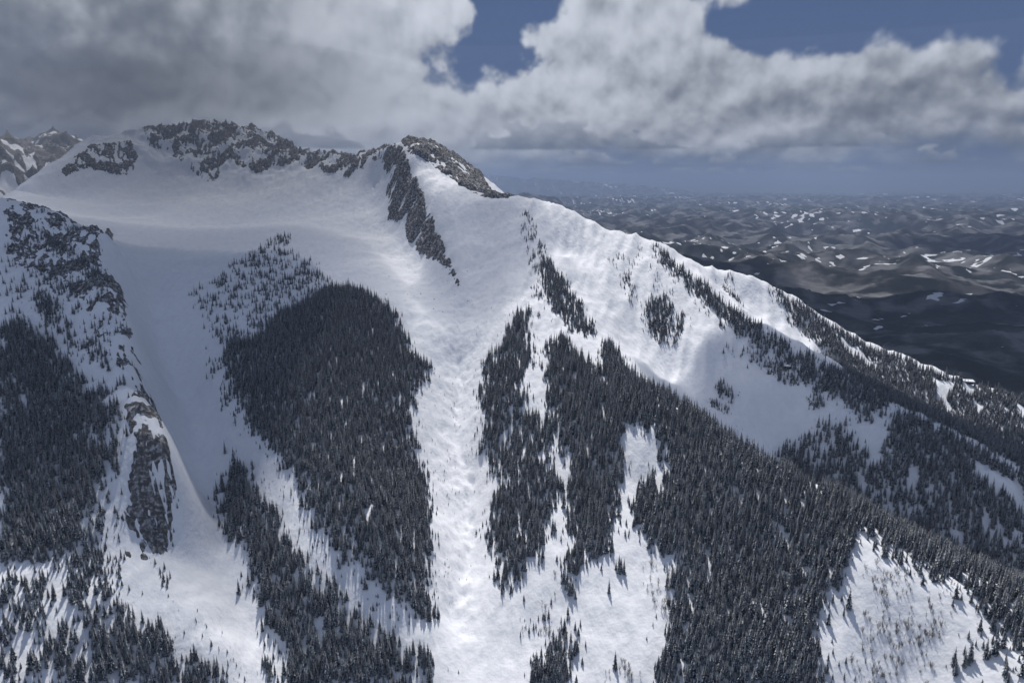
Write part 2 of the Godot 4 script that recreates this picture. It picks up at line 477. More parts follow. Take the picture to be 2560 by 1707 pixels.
# ---------------------------------------------------------------- materials
func make_materials() -> void:
	var snow := matte("snow", Color(1, 1, 1), 0.75, 0.25)
	snow.albedo_texture = noise_texture(41, 0.012, [[0.0, 0.78, 0.805, 0.85], [0.5, 0.84, 0.86, 0.90], [1.0, 0.87, 0.885, 0.915]], 512)
	snow.uv1_triplanar = true
	snow.uv1_world_triplanar = true
	snow.uv1_scale = Vector3.ONE / 90.0
	snow.normal_enabled = true
	snow.normal_texture = noise_texture(42, 0.02, [], 512, 5, 5.0)
	snow.normal_scale = 0.85
	var rock := matte("rock", Color(1, 1, 1), 0.92, 0.25)
	rock.albedo_texture = noise_texture(43, 0.018, [[0.0, 0.05, 0.048, 0.049], [0.42, 0.10, 0.095, 0.093], [0.60, 0.17, 0.16, 0.156], [0.66, 0.45, 0.46, 0.49], [1.0, 0.80, 0.82, 0.86]], 1024, 6)
	rock.uv1_triplanar = true
	rock.uv1_world_triplanar = true
	rock.uv1_scale = Vector3.ONE / 130.0
	rock.normal_enabled = true
	rock.normal_texture = noise_texture(44, 0.05, [], 512, 6, 12.0)
	rock.normal_scale = 0.8
	var wood := matte("far_wood", Color(1, 1, 1), 1.0, 0.1)
	wood.albedo_texture = noise_texture(45, 0.008, [[0.0, 0.014, 0.017, 0.015], [0.44, 0.024, 0.027, 0.025], [0.50, 0.05, 0.051, 0.049], [0.58, 0.10, 0.10, 0.10], [0.66, 0.19, 0.19, 0.195], [1.0, 0.26, 0.265, 0.275]], 1024, 6)
	wood.uv1_triplanar = true
	wood.uv1_world_triplanar = true
	wood.uv1_scale = Vector3.ONE / 4300.0

# ---------------------------------------------------------------- far country
func graded(a: float, b: float, near: float, grow: float) -> PackedFloat32Array:
	# steps from a to b that begin at near and grow with the way gone
	var r := PackedFloat32Array()
	var x := 0.0
	var s := near
	while x < absf(b - a):
		r.append(a + x * signf(b - a))
		x += s
		s = maxf(near, grow * x)
	r.append(b)
	return r

func make_plain() -> void:
	var right := graded(3500.0, 70000.0, 42.0, 0.010)
	var left := graded(3500.0, -60000.0, 42.0, 0.012)
	left.reverse()
	var xs := left.slice(0, left.size() - 1)
	xs.append_array(right)
	var zs := graded(-1500.0, -56000.0, 20.0, 0.0075)
	zs.reverse()
	zs.append_array(PackedFloat32Array([0.0, 4000.0, 12000.0, 30000.0]))
	var nx := xs.size()
	var nz := zs.size()
	var broad := noise(61, 1.0 / 9000.0, 3)
	var hills := noise(62, 1.0 / 2900.0, 6, true)
	hills.fractal_gain = 0.42
	var woods := noise(64, 1.0 / 210.0, 5)
	var open := noise(65, 1.0 / 5200.0, 3)
	var land := PackedFloat32Array()
	var tops := PackedFloat32Array()
	land.resize(nx * nz)
	tops.resize(nx * nz)
	for j in nz:
		var z := zs[j]
		for i in nx:
			var x := xs[i]
			var far := clampf((-z - 3000.0) / 9000.0, 0.0, 1.0)
			var h := -930.0 + 90.0 * far * broad.get_noise_2d(x, z) + (90.0 + 190.0 * sqrt(far)) * hills.get_noise_2d(x, z)
			# table lands with steep rims towards the horizon
			var rim := broad.get_noise_2d(x * 0.8 + 9000.0, z * 0.8) * 6000.0
			h += 110.0 * smoothstep(17000.0, 18300.0, -z + rim) + 120.0 * smoothstep(29000.0, 31000.0, -z + 1.4 * rim)
			h += 420.0 * exp(-((x - 520.0) / 900.0) ** 4 - ((z + 20500.0) / 1200.0) ** 2)
			h += (1300.0 - 0.06 * absf(x + 2500.0)) * smoothstep(-48000.0, -52500.0, z) * smoothstep(15000.0, 9000.0, x)
			land[j * nx + i] = h
			var share := woods.get_noise_2d(x + 0.5 * z, z * 0.8) * 1.5 + 1.1 * open.get_noise_2d(x, z) + 0.76
			tops[j * nx + i] = h + clampf(30.0 * share, -24.0, 14.0) + 11.0 * sin(x * 12.9898 + z * 78.233) * sin(x * 3.71 - z * 5.13)
	var o := put("valley_plain", sheet(nx, nz, land, xs, zs), mat.snow)
	tag(o, "broad snow-patched plain far below the mountain", "", "", "structure")
	o = put("valley_forest", sheet(nx, nz, tops, xs, zs), mat.far_wood)
	tag(o, "dark woods and scrub that cover the far plain between snowy clearings", "forest", "", "stuff")

func make_far_peak(label: String, top: Vector3, reach: float, number: int, faces: float) -> void:
	var ribs := noise(number, 1.0 / 420.0, 5, true)
	var crags := noise(number + 1, 1.0 / 90.0, 4, true)
	var step := 10.0
	var n := int(2.0 * reach / step)
	var h := PackedFloat32Array()
	var rocks := PackedFloat32Array()
	var skip := PackedByteArray()
	for j in n:
		for i in n:
			var d := Vector2(i * step - reach, j * step - reach)
			var angle := atan2(d.y, d.x)
			var y := top.y - 0.62 * d.length() * (1.0 + 0.18 * sin(3.0 * angle + faces)) + 75.0 * ribs.get_noise_2d(d.x, d.y) * smoothstep(0.0, 200.0, d.length())
			h.append(y)
			var out := 16.0 * crags.get_noise_2d(d.x, d.y) + 14.0 * ribs.get_noise_2d(d.y, d.x) - 5.0
			rocks.append(y + out)
			skip.append(1 if out < -3.0 else 0)
	var o := Node3D.new()
	o.name = numbered("mountain_peak")
	tag(o, label, "", "", "structure")
	add_child(o)
	put("snow", sheet(n, n, h, spaced(top.x - reach, step, n), spaced(top.z - reach, step, n)), mat.snow, o)
	put("rock", sheet(n, n, rocks, spaced(top.x - reach, step, n), spaced(top.z - reach, step, n), skip), mat.rock, o)

func make_clouds() -> void:
	# clouds over the mountain and the plain; each is set along the sun's way above the ground it shades
	var s := Vector3(sin(deg_to_rad(SUN_AZIMUTH)) * cos(deg_to_rad(SUN_HEIGHT)), sin(deg_to_rad(SUN_HEIGHT)), -cos(deg_to_rad(SUN_AZIMUTH)) * cos(deg_to_rad(SUN_HEIGHT)))
	for c in [
		["grey cloud drifting over the cirque", Vector3(-900, -80, -1980), 900.0, Vector3(1250, 260, 1000), 0.0018],
		["grey cloud drifting over the shaded left face", Vector3(-820, -200, -1250), 900.0, Vector3(960, 240, 860), 0.012],
		["thin fringe of the cloud over the left gully", Vector3(-680, -190, -1420), 920.0, Vector3(980, 200, 980), 0.005],
		["outer fringe of the cloud over the left gully", Vector3(-700, -190, -1480), 930.0, Vector3(1220, 160, 1240), 0.003],
		["grey cloud drifting over the upper left gully", Vector3(-570, -250, -1270), 900.0, Vector3(500, 240, 680), 0.011],
		["wide grey cloud beyond the left end of the cirque", Vector3(-1700, 0, -2300), 1000.0, Vector3(1500, 320, 1500), 0.002],
		["thin cloud over the lower left gully", Vector3(-440, -440, -860), 900.0, Vector3(300, 120, 300), 0.006],
		["small cloud over the shaded bowl", Vector3(470, -330, -1180), 900.0, Vector3(520, 200, 330), 0.014],
		["long cloud over the side valley at right", Vector3(850, -430, -1020), 900.0, Vector3(720, 220, 380), 0.014],
		["wisp of cloud over the summit bowl", Vector3(-70, -110, -1660), 950.0, Vector3(330, 140, 420), 0.007],
		["broad cloud over the near edge of the plain", Vector3(3600, -800, -3900), 2700.0, Vector3(8500, 700, 3900), 0.012],
		["broad cloud over the plain at right", Vector3(9500, -800, -9800), 4000.0, Vector3(9000, 900, 5000), 0.005],
		["cloud over the foot of the plain behind the ridge", Vector3(1200, -800, -7000), 3500.0, Vector3(3000, 600, 2600), 0.005],
	]:
		var p: Vector3 = c[1]
		fog_bank("cloud", p + s * ((c[2] - p.y) / s.y), c[3], c[4], c[0])
	# the bank that hides the top of the cirque
	fog_bank("cloud", Vector3(-1500, 760, -2700), Vector3(2400, 1200, 1500), 0.00014, "grey cloud bank resting on the top of the cirque wall")
	fog_bank("cloud", Vector3(-850, 430, -2720), Vector3(1300, 480, 700), 0.0004, "pale cloud tongue hanging over the middle of the cirque wall")
	var mist := RandomNumberGenerator.new()
	mist.seed = 12
	for k in 9:
		var wide := mist.randf_range(420.0, 760.0)
		fog_bank("cloud", Vector3(-1560.0 + 95.0 * k + mist.randf_range(-50, 50), 265.0 + mist.randf_range(0, 110), -2520.0 + mist.randf_range(-90, 90)), Vector3(wide, wide * 0.42, wide * 0.8), 0.00022, "puff of low cloud on the left part of the cirque crest", "puffs of low cloud on the cirque crest")
	fog_bank("cloud", Vector3(-1000, 170, -2330), Vector3(2000, 520, 800), 0.0006, "thin veil of mist in front of the cirque wall")

# ---------------------------------------------------------------- rock
# label, roughness of the relief in metres, cell, how far the rock stands out of the snow, which way its ribs run (degrees), outline on the map (x, z)
const ROCKS := [
	["dark rock rib with snow-filled cracks below the white summit ridge", 13, 3, 0.42, 15, [-389, -2200, -358, -2196, -309, -2140, -283, -2056, -265, -2000, -243, -1952, -215, -1880, -204, -1848, -169, -1748, -156, -1712, -136, -1648, -124, -1616, -119, -1584, -100, -1544, -89, -1504, -97, -1500, -119, -1552, -143, -1624, -179, -1684, -229, -1768, -253, -1824, -283, -1888, -279, -1900, -308, -1932, -334, -1988, -356, -2076, -354, -2112]],
	["snow-streaked rock headwall of the cirque", 15, 4, -0.4, 90, [-1218, -2470, -1170, -2528, -1091, -2576, -998, -2636, -851, -2632, -729, -2598, -612, -2478, -510, -2398, -392, -2270, -340, -2220, -308, -2128, -342, -2144, -386, -2176, -442, -2200, -515, -2240, -577, -2280, -615, -2328, -660, -2344, -736, -2372, -785, -2348, -842, -2356, -907, -2388, -904, -2336, -931, -2296, -998, -2336, -1017, -2352, -1055, -2348, -1080, -2380, -1136, -2356]],
	["rock specks on the left wing of the cirque", 12, 4, -0.3, 75, [-1283, -2092, -1282, -2280, -1195, -2372, -1148, -2320, -1137, -2232, -1196, -2200, -1236, -2184, -1262, -2116, -1297, -1992, -1294, -1936]],
	["broken rock edge of the left spur", 9, 3, -0.4, 60, [-729, -1304, -666, -1250, -561, -1072, -532, -1018, -515, -1002, -510, -1022, -434, -885, -414, -855, -408, -842, -405, -825, -409, -798, -412, -760, -421, -735, -457, -768, -462, -802, -461, -828, -477, -855, -507, -898, -499, -918, -549, -1012, -612, -1112, -682, -1200, -772, -1308]],
	["rock ribs showing through thin snow on the shaded left face", 7, 3, -0.62, 60, [-978, -1420, -1183, -1812, -735, -1324, -561, -1072, -510, -995, -494, -912, -594, -1030, -780, -1235, -899, -1285]],
	["small crag on the crest of the left spur", 8, 3, 0.3, 60, [-786, -1352, -1001, -1816, -958, -1776, -740, -1352, -755, -1320]],
	["rocky back ridge descending behind the summit", 12, 4, 0.12, 60, [-348, -2233, -280, -2212, -213, -2174, -95, -2218, -9, -1902, 15, -1864, 2, -1796, -60, -1836, -94, -1876, -155, -1956, -216, -2008, -280, -2052]],
	["little rock band in the shaded bowl under the bench", 6, 3, 0.1, 45, [492, -1230, 516, -1202, 521, -1172, 498, -1165, 496, -1190]],
	["line of small rocks down the open middle slope", 3, 2, -0.1, 90, [142, -752, 154, -742, 145, -705, 139, -682, 131, -685, 140, -718]],
	["few rocks on the wall of the shaded bowl", 5, 3, -0.1, 45, [398, -1268, 421, -1248, 411, -1238, 397, -1250]],
]

func outline(flat: Array) -> PackedVector2Array:
	var p := PackedVector2Array()
	for i in flat.size() / 2: p.append(Vector2(flat[2 * i], flat[2 * i + 1]))
	return p

func bounds(p: PackedVector2Array) -> Rect2:
	var r := Rect2(p[0], Vector2.ZERO)
	for q in p: r = r.expand(q)
	return r

func make_rocks() -> void:
	var rough := noise(71, 1.0 / 46.0, 5, true)
	var grit := noise(72, 1.0 / 11.0, 3)
	var ribs := noise(74, 1.0 / 17.0, 4, true)
	var patch := noise(73, 1.0 / 70.0, 3)
	for z in ROCKS:
		var p := outline(z[5])
		var box := bounds(p).grow(30.0)
		var way := Vector2.RIGHT.rotated(deg_to_rad(z[4]))
		var amp: float = z[1]
		var step: float = z[2]
		var soft := 8.0
		var mx := int(box.size.x / soft) + 2
		var mz := int(box.size.y / soft) + 2
		var mask := PackedFloat32Array()
		for j in mz:
			for i in mx:
				mask.append(1.0 if Geometry2D.is_point_in_polygon(box.position + soft * Vector2(i, j), p) else 0.0)
		var blurred := mask.duplicate()
		for j in range(1, mz - 1):
			for i in range(1, mx - 1):
				var k := j * mx + i
				blurred[k] = (mask[k] * 2.0 + mask[k - 1] + mask[k + 1] + mask[k - mx] + mask[k + mx]) / 6.0
		var nx := int(box.size.x / step)
		var nz := int(box.size.y / step)
		var h := PackedFloat32Array()
		var skip := PackedByteArray()
		for j in nz:
			for i in nx:
				var x := box.position.x + step * i
				var zz := box.position.y + step * j
				var fx := step * i / soft
				var fz := step * j / soft
				var ka := int(fz) * mx + int(fx)
				var tx := fx - int(fx)
				var tz := fz - int(fz)
				var inside := lerpf(lerpf(blurred[ka], blurred[ka + 1], tx), lerpf(blurred[ka + mx], blurred[ka + mx + 1], tx), tz)
				var y := height(x, zz)
				var ledge := fposmod((0.30 * x + 0.92 * y - 0.22 * zz + 9.0 * patch.get_noise_2d(x, zz)) / 10.0, 1.0)
				var along := way.x * x + way.y * zz
				var across := way.x * zz - way.y * x
				var out: float = amp * (0.35 * rough.get_noise_2d(x, zz) + 0.62 * ribs.get_noise_2d(across, 0.30 * along) + 0.28 * (ledge - 0.5) + 0.22 * grit.get_noise_2d(x, zz) + 0.85 * patch.get_noise_2d(x, zz))
				out += amp * (z[3] * 0.5 * inside - 2.2 * (1.0 - inside))
				h.append(y + out)
				skip.append(1 if out < -3.0 else 0)
		var o := put("rock_outcrop", sheet(nx, nz, h, spaced(box.position.x, step, nx), spaced(box.position.y, step, nz), skip), mat.rock)
		tag(o, z[0], "rock", "", "structure")

# ---------------------------------------------------------------- plants
# label, share of the ground taken, least and greatest height, outline on the map (x, z)
const FORESTS := [
	["dense spruce forest on the central rib between the two snow gullies", 1, 17, 25, [-380, -1468, -348, -1504, -285, -1456, -233, -1400, -198, -1324, -175, -1268, -148, -1265, -151, -1220, -164, -1172, -160, -1110, -144, -1055, -124, -1020, -115, -935, -101, -885, -104, -835, -92, -792, -91, -765, -114, -760, -139, -765, -171, -778, -200, -795, -218, -808, -249, -848, -275, -888, -307, -940, -329, -972, -369, -1020, -405, -1060, -419, -1095, -468, -1158, -500, -1208, -487, -1235, -437, -1250, -426, -1316, -398, -1360]],
	["scattered spruces at the tree line on the moraine above the central rib", 0.22, 9, 18, [-636, -1420, -612, -1468, -603, -1648, -574, -1812, -543, -1816, -517, -1688, -430, -1620, -380, -1528, -383, -1464, -402, -1372, -430, -1328, -437, -1250, -487, -1235, -500, -1208, -468, -1155, -419, -1095, -408, -1060, -451, -1105, -507, -1182, -538, -1245, -563, -1316, -603, -1380]],
	["spruce band on the left foot of the central rib", 0.85, 20, 28, [-420, -978, -410, -1022, -381, -995, -348, -930, -302, -878, -288, -848, -258, -815, -224, -785, -189, -762, -162, -752, -141, -738, -124, -720, -116, -695, -231, -688, -261, -728, -287, -765, -314, -802, -340, -850, -375, -888, -404, -942]],
	["spruces at the bottom tip of the central rib beside the valley floor", 0.55, 22, 28, [-140, -735, -117, -745, -102, -740, -92, -735, -84, -700, -116, -695]],
	["thin row of spruces at the edge of the left gully floor", 0.6, 18, 26, [-297, -755, -286, -762, -268, -732, -251, -690, -259, -688, -280, -725]],
	["dark spruce forest on the shaded near face at left", 0.95, 17, 25, [-779, -1092, -763, -1110, -711, -1078, -667, -1045, -587, -965, -550, -940, -494, -875, -478, -850, -475, -830, -478, -812, -478, -790, -475, -772, -461, -752, -474, -740, -513, -732, -554, -722]],
	["spruce strip along the shoulder of the shaded left face", 0.9, 11, 17, [-909, -1384, -861, -1368, -760, -1285, -694, -1242, -664, -1172, -753, -1255, -852, -1336, -900, -1368]],
	["short spruce strip under the shoulder of the shaded left face", 0.9, 11, 17, [-841, -1290, -789, -1252, -685, -1145, -699, -1145, -783, -1228, -831, -1272]],
	["long slanting spruce strip above the dark left forest", 0.95, 14, 20, [-789, -1195, -756, -1170, -685, -1105, -605, -1028, -559, -985, -559, -972, -617, -1025, -690, -1088, -730, -1112]],
	["stunted spruces on the skyline of the left spur", 0.5, 6, 11, [-975, -1468, -906, -1436, -819, -1396, -737, -1328, -735, -1308, -811, -1352, -898, -1408]],
	["thinly scattered spruces between the strips on the left face", 0.13, 9, 17, [-922, -1324, -892, -1352, -665, -1200, -570, -1070, -484, -920, -487, -872, -553, -945, -675, -1060, -773, -1128, -788, -1108]],
	["open spruce wood on the sunlit foot of the left face", 0.46, 13, 22, [-555, -725, -460, -750, -436, -728, -405, -708, -406, -690, -371, -700, -338, -695, -300, -688, -291, -672, -490, -612]],
	["dense spruce stand at the lower left corner of the valley", 0.8, 18, 26, [-429, -682, -413, -685, -391, -695, -366, -700, -347, -695, -314, -690, -284, -680, -449, -620, -451, -640, -429, -655]],
	["spruces clinging among the rocks of the left spur", 0.22, 8, 16, [-478, -790, -467, -822, -448, -810, -450, -780, -432, -760, -398, -712, -437, -730, -458, -755]],
	["spruce wood on the right bank of the middle gully", 0.85, 18, 25, [3, -1352, 32, -1368, 40, -1336, 27, -1290, 37, -1230, 25, -1175, 10, -1150, 20, -1125, 26, -1085, 59, -1070, 64, -1025, 46, -985, 69, -950, 65, -932, 51, -900, 53, -875, 32, -842, 13, -822, -9, -815, -17, -840, -15, -868, -30, -910, -34, -948, -29, -972, -17, -1000, -30, -1038, -31, -1060, -48, -1078, -53, -1108, -47, -1152, -56, -1198, -51, -1270, -20, -1290]],
	["thin line of spruces down the white rib under the broad summit", 0.42, 8, 13, [24, -1736, 49, -1712, 61, -1624, 78, -1556, 72, -1540, 46, -1592, 53, -1492, 66, -1388, 57, -1360, 45, -1396, 36, -1548, 19, -1656]],
	["slanting spruce strip on the white face right of the summit rib", 1, 14, 20, [50, -1564, 85, -1516, 108, -1460, 128, -1384, 148, -1292, 144, -1250, 118, -1255, 91, -1312, 69, -1372, 56, -1452]],
	["large spruce forest covering the near spur in the middle right", 1, 19, 27, [60, -1245, 87, -1250, 120, -1198, 142, -1135, 157, -1232, 176, -1232, 186, -1145, 208, -1092, 247, -1066, 283, -1010, 318, -927, 338, -902, 361, -868, 371, -838, 390, -795, 398, -758, 380, -740, 363, -720, 350, -708, 334, -700, 323, -692, 317, -670, 318, -652, 318, -630, 149, -655, 157, -702, 170, -728, 184, -762, 194, -785, 170, -808, 155, -845, 153, -888, 171, -918, 188, -915, 193, -880, 208, -948, 196, -968, 177, -982, 156, -980, 151, -938, 139, -888, 122, -842, 114, -820, 87, -810, 71, -810, 76, -845, 77, -892, 68, -930, 81, -960, 71, -990, 67, -1032, 57, -1092, 56, -1158]],
	["ragged spruce row running down to the valley floor", 0.55, 18, 25, [61, -825, 79, -842, 87, -810, 75, -795, 78, -768, 72, -750, 63, -762, 60, -798]],
	["tight spruce group near the lower middle of the valley", 0.9, 22, 27, [46, -738, 72, -750, 72, -718, 57, -680, 16, -692, 21, -718]],
	["young spruces dotted over the snowy valley floor", 0.12, 7, 14, [7, -775, 65, -792, 67, -758, 42, -742, 12, -740, -1, -748]],
	["small spruce group on the sunlit slope below the near spur", 0.7, 16, 24, [123, -808, 141, -805, 136, -788, 120, -785]],
	["spruce clump in the middle of the white face", 0.95, 15, 21, [273, -1492, 326, -1536, 329, -1500, 322, -1440, 301, -1396, 284, -1392, 269, -1432]],
	["narrow spruce clump beside the larger clump on the white face", 0.8, 15, 20, [335, -1464, 353, -1464, 337, -1408, 316, -1384, 305, -1384]],
	["thin spruce strip falling from the white ridge", 0.5, 9, 15, [235, -1652, 250, -1624, 267, -1512, 252, -1472, 238, -1496, 236, -1588]],
	["stunted spruces near the white ridge line", 0.14, 6, 10, [212, -1624, 311, -1728, 359, -1564, 341, -1540, 298, -1532, 297, -1644, 217, -1552]],
	["dark spruce spine running down the right-hand ridge", 1, 15, 21, [326, -1696, 354, -1670, 370, -1587, 437, -1456, 471, -1396, 516, -1310, 582, -1225, 636, -1180, 595, -1118, 572, -1128, 532, -1188, 504, -1232, 489, -1300, 447, -1348, 406, -1416, 380, -1492, 358, -1556, 329, -1656]],
	["spruces along the curved bench below the dark spine", 0.6, 11, 18, [387, -1352, 431, -1348, 473, -1324, 492, -1285, 512, -1235, 533, -1190, 561, -1152, 592, -1112, 569, -1120, 545, -1168, 504, -1210, 464, -1248, 450, -1300, 428, -1336]],
	["spruce forest filling the side valley behind the near spur", 0.85, 18, 25, [440, -1138, 471, -1150, 496, -1142, 528, -1138, 543, -1105, 547, -1072, 560, -1050, 589, -1090, 627, -1142, 668, -1098, 740, -992, 757, -972, 469, -572, 448, -632, 443, -660, 424, -705, 394, -740, 375, -812, 480, -1090, 349, -885]],
	["few spruces on the ridge crest above the white gully", 0.4, 9, 14, [462, -1668, 504, -1640, 503, -1580, 462, -1492, 473, -1632]],
	["dense spruce forest on the far flank right of the white gully", 1, 15, 21, [572, -1612, 622, -1580, 669, -1524, 734, -1460, 778, -1440, 863, -1368, 971, -1332, 995, -1308, 764, -982, 751, -1010, 683, -1125, 599, -1200, 592, -1235, 623, -1440, 596, -1516]],
	["small spruce group in the shaded bowl", 0.8, 15, 20, [369, -1288, 385, -1292, 400, -1258, 389, -1242, 371, -1262]],
	["line of spruces below the group in the shaded bowl", 0.8, 12, 17, [356, -1265, 387, -1235, 376, -1222, 351, -1248]],
	["spruce group beside the rocks under the bench", 0.8, 15, 20, [501, -1202, 528, -1198, 522, -1170, 496, -1165]],
	["spruce forest on the crest right of the aspen clearing", 1, 20, 26, [386, -738, 420, -698, 443, -660, 448, -640, 455, -630, 466, -568, 446, -535, 438, -552, 445, -585, 439, -605, 439, -625, 442, -642, 436, -662, 414, -695, 392, -725]],
	["loose spruces casting long shadows at the lower right corner", 0.16, 16, 24, [414, -608, 437, -610, 443, -588, 435, -555, 404, -588]],
	["small spruces on the steep bank between the left spur and the gully", 0.38, 5, 12, [-433, -835, -416, -848, -407, -830, -405, -800, -412, -755, -439, -805]],
	["spruces at the shady foot of the lone rocks below the left spur", 0.4, 9, 16, [-424, -802, -418, -800, -387, -758, -380, -735, -387, -728, -408, -768]],
]
const CLEARINGS := [
	[669, -1496, 701, -1456, 728, -1392, 708, -1400, 675, -1448],
	[815, -1364, 854, -1360, 831, -1332, 814, -1320, 798, -1258, 793, -1272, 796, -1320],
	[865, -1356, 894, -1348, 859, -1316, 850, -1336],
	[863, -1316, 872, -1295, 851, -1272, 850, -1300],
	[936, -1308, 970, -1272, 945, -1235, 917, -1265],
	[558, -1100, 573, -1098, 568, -1055, 553, -1055],
	[594, -1032, 610, -1028, 594, -1002, 583, -1012],
	[682, -1032, 727, -972, 712, -948, 678, -985],
	[77, -982, 84, -955, 67, -918, 53, -870, 70, -922],
	[136, -1125, 153, -1122, 149, -1100, 138, -1108],
	[705, -968, 717, -955, 704, -932, 698, -945],
]
const SHRUBS := [
	["small spruces and willows sprinkled on the floor of the middle gully", 0.09, 1.5, 4.5, [-160, -1235, -91, -1282, -61, -1212, -53, -1108, -37, -1042, -42, -992, -97, -970, -123, -1048, -153, -1110]],
	["low bushes on the snowy strip across the central rib", 0.1, 1.5, 5, [-370, -1002, -322, -950, -272, -875, -217, -800, -165, -770, -109, -758, -117, -748, -163, -758, -226, -792, -291, -860, -341, -930]],
	["low bushes dotting the slope behind the near spur", 0.16, 1.5, 4, [247, -1130, 369, -1288, 408, -1152, 305, -945, 251, -1052]],
	["low bushes fringing the left gully floor", 0.16, 1.5, 6, [-379, -738, -342, -732, -303, -712, -268, -700, -281, -682, -331, -700, -373, -705]],
	["brush at the mouth of the middle gully", 0.1, 1.5, 5, [-102, -892, -70, -930, -49, -882, -63, -825, -87, -798]],
	["low bushes under the summit bowl", 0.05, 1.5, 4, [-76, -1460, 20, -1404, 3, -1320, -60, -1288, -83, -1348]],
	["small spruces on the lower valley floor", 0.06, 2, 7, [-87, -732, -38, -755, -22, -720, -84, -700]],
]
const ASPENS := [
	["bare aspen thicket on the sunlit clearing at right", 0.45, 3, 8.5, [372, -702, 406, -705, 434, -682, 442, -635, 437, -618, 415, -618, 395, -598, 330, -628, 344, -655, 360, -665, 373, -678]],
	["bare aspens along the edge of the near spur forest", 0.45, 8, 13, [155, -798, 195, -780, 182, -748, 162, -720, 160, -748, 152, -775]],
	["bare aspens at the bottom of the valley", 0.25, 5, 9, [99, -688, 123, -698, 137, -678, 123, -660, 97, -668]],
	["sparse bare aspens on the valley floor slope", 0.12, 5, 9, [2, -778, 61, -825, 79, -778, 62, -750, 12, -735]],
]
var conifers: Array = []      # [crown, trunk, both] of each kind
var aspens: Array = []

class Shape:
	var v := PackedVector3Array()
	var n := PackedVector3Array()
	var c := PackedColorArray()
	var t := PackedInt32Array()
	func tri(a: Vector3, b: Vector3, d: Vector3, normal: Vector3, color: Color) -> void:
		var k := v.size()
		if (d - a).cross(b - a).dot(normal) < 0.0:
			var swap := b
			b = d
			d = swap
		for p in [a, b, d]:
			v.append(p); n.append(normal); c.append(color)
		t.append_array([k, k + 1, k + 2])
	func tube(a: Vector3, b: Vector3, ra: float, rb: float, sides: int, color: Color) -> void:
		var along := (b - a).normalized()
		var side := along.cross(Vector3(0.31, 0.2, 0.93)).normalized()
		var other := along.cross(side)
		var k := v.size()
		for i in sides:
			var w := TAU * i / sides
			var d := side * cos(w) + other * sin(w)
			v.append(a + d * ra); n.append(d); c.append(color)
			v.append(b + d * rb); n.append(d); c.append(color)
		for i in sides:
			var p := k + 2 * i
			var q := k + 2 * ((i + 1) % sides)
			t.append_array([p, p + 1, q, q, p + 1, q + 1])

func of_shapes(list: Array) -> ArrayMesh:
	var v := PackedVector3Array()
	var n := PackedVector3Array()
	var c := PackedColorArray()
	var t := PackedInt32Array()
	for s in list:
		var k := v.size()
		v.append_array(s.v); n.append_array(s.n); c.append_array(s.c)
		for i in s.t: t.append(i + k)
	return mesh_of(v, n, t, c)

func make_conifer(number: int, wide: float) -> Array:
	# one metre tall: a trunk, whorls of drooping boughs, and the snow that lies on some of them
	var rng := RandomNumberGenerator.new()
	rng.seed = number
	var trunk := Shape.new()
	trunk.tube(Vector3(0, -0.08, 0), Vector3(0, 0.5, 0), 0.013, 0.008, 5, Color(0.055, 0.042, 0.035))
	trunk.tube(Vector3(0, 0.5, 0), Vector3(0, 0.985, 0), 0.008, 0.002, 4, Color(0.055, 0.042, 0.035))
	var crown := Shape.new()
	var levels := 15
	for l in levels:
		var s := (l + 0.3 * rng.randf()) / levels
		var y := lerpf(0.07, 0.96, s)
		var reach := wide * (pow(1.0 - s, 0.75) * 0.96 + 0.04) * rng.randf_range(0.82, 1.12)
		var boughs := 8 if s < 0.7 else 6
		var turn := rng.randf() * TAU
		for b in boughs:
			var w := turn + TAU * (b + rng.randf_range(-0.28, 0.28)) / boughs
			var r := reach * rng.randf_range(0.68, 1.15)
			var d := Vector3(cos(w), 0, sin(w))
			var side := Vector3(-d.z, 0, d.x) * r * rng.randf_range(0.26, 0.36)
			var root := Vector3(0, y + 0.022, 0)
			var tip := d * r + Vector3(0, y - r * rng.randf_range(0.32, 0.62), 0)
			var mid := root.lerp(tip, 0.6) + Vector3(0, 0.006, 0)
			var shade := rng.randf_range(0.75, 1.3)
			var green := Color(0.028 * shade, 0.037 * shade, 0.042 * shade)
			var up := (d * 0.55 + Vector3.UP * 0.8).normalized()
			crown.tri(root, mid + side - Vector3(0, 0.012, 0), tip, (up + side.normalized() * 0.45).normalized(), green)
			crown.tri(root, tip, mid - side - Vector3(0, 0.012, 0), (up - side.normalized() * 0.45).normalized(), green)
			if rng.randf() < 0.86:
				var k := rng.randf_range(0.35, 0.62)
				var lift := Vector3(0, 0.0045, 0)
				var a := root.lerp(tip, 0.30) + lift
				var e := root.lerp(tip, rng.randf_range(0.78, 0.98)) + lift
				var m := root.lerp(tip, 0.6) + lift * 2.2
				crown.tri(a, m + side * k, e, up, Color(0.70, 0.73, 0.78))
				crown.tri(a, e, m - side * k, up, Color(0.70, 0.73, 0.78))
	return [of_shapes([crown]), of_shapes([trunk]), of_shapes([trunk, crown])]

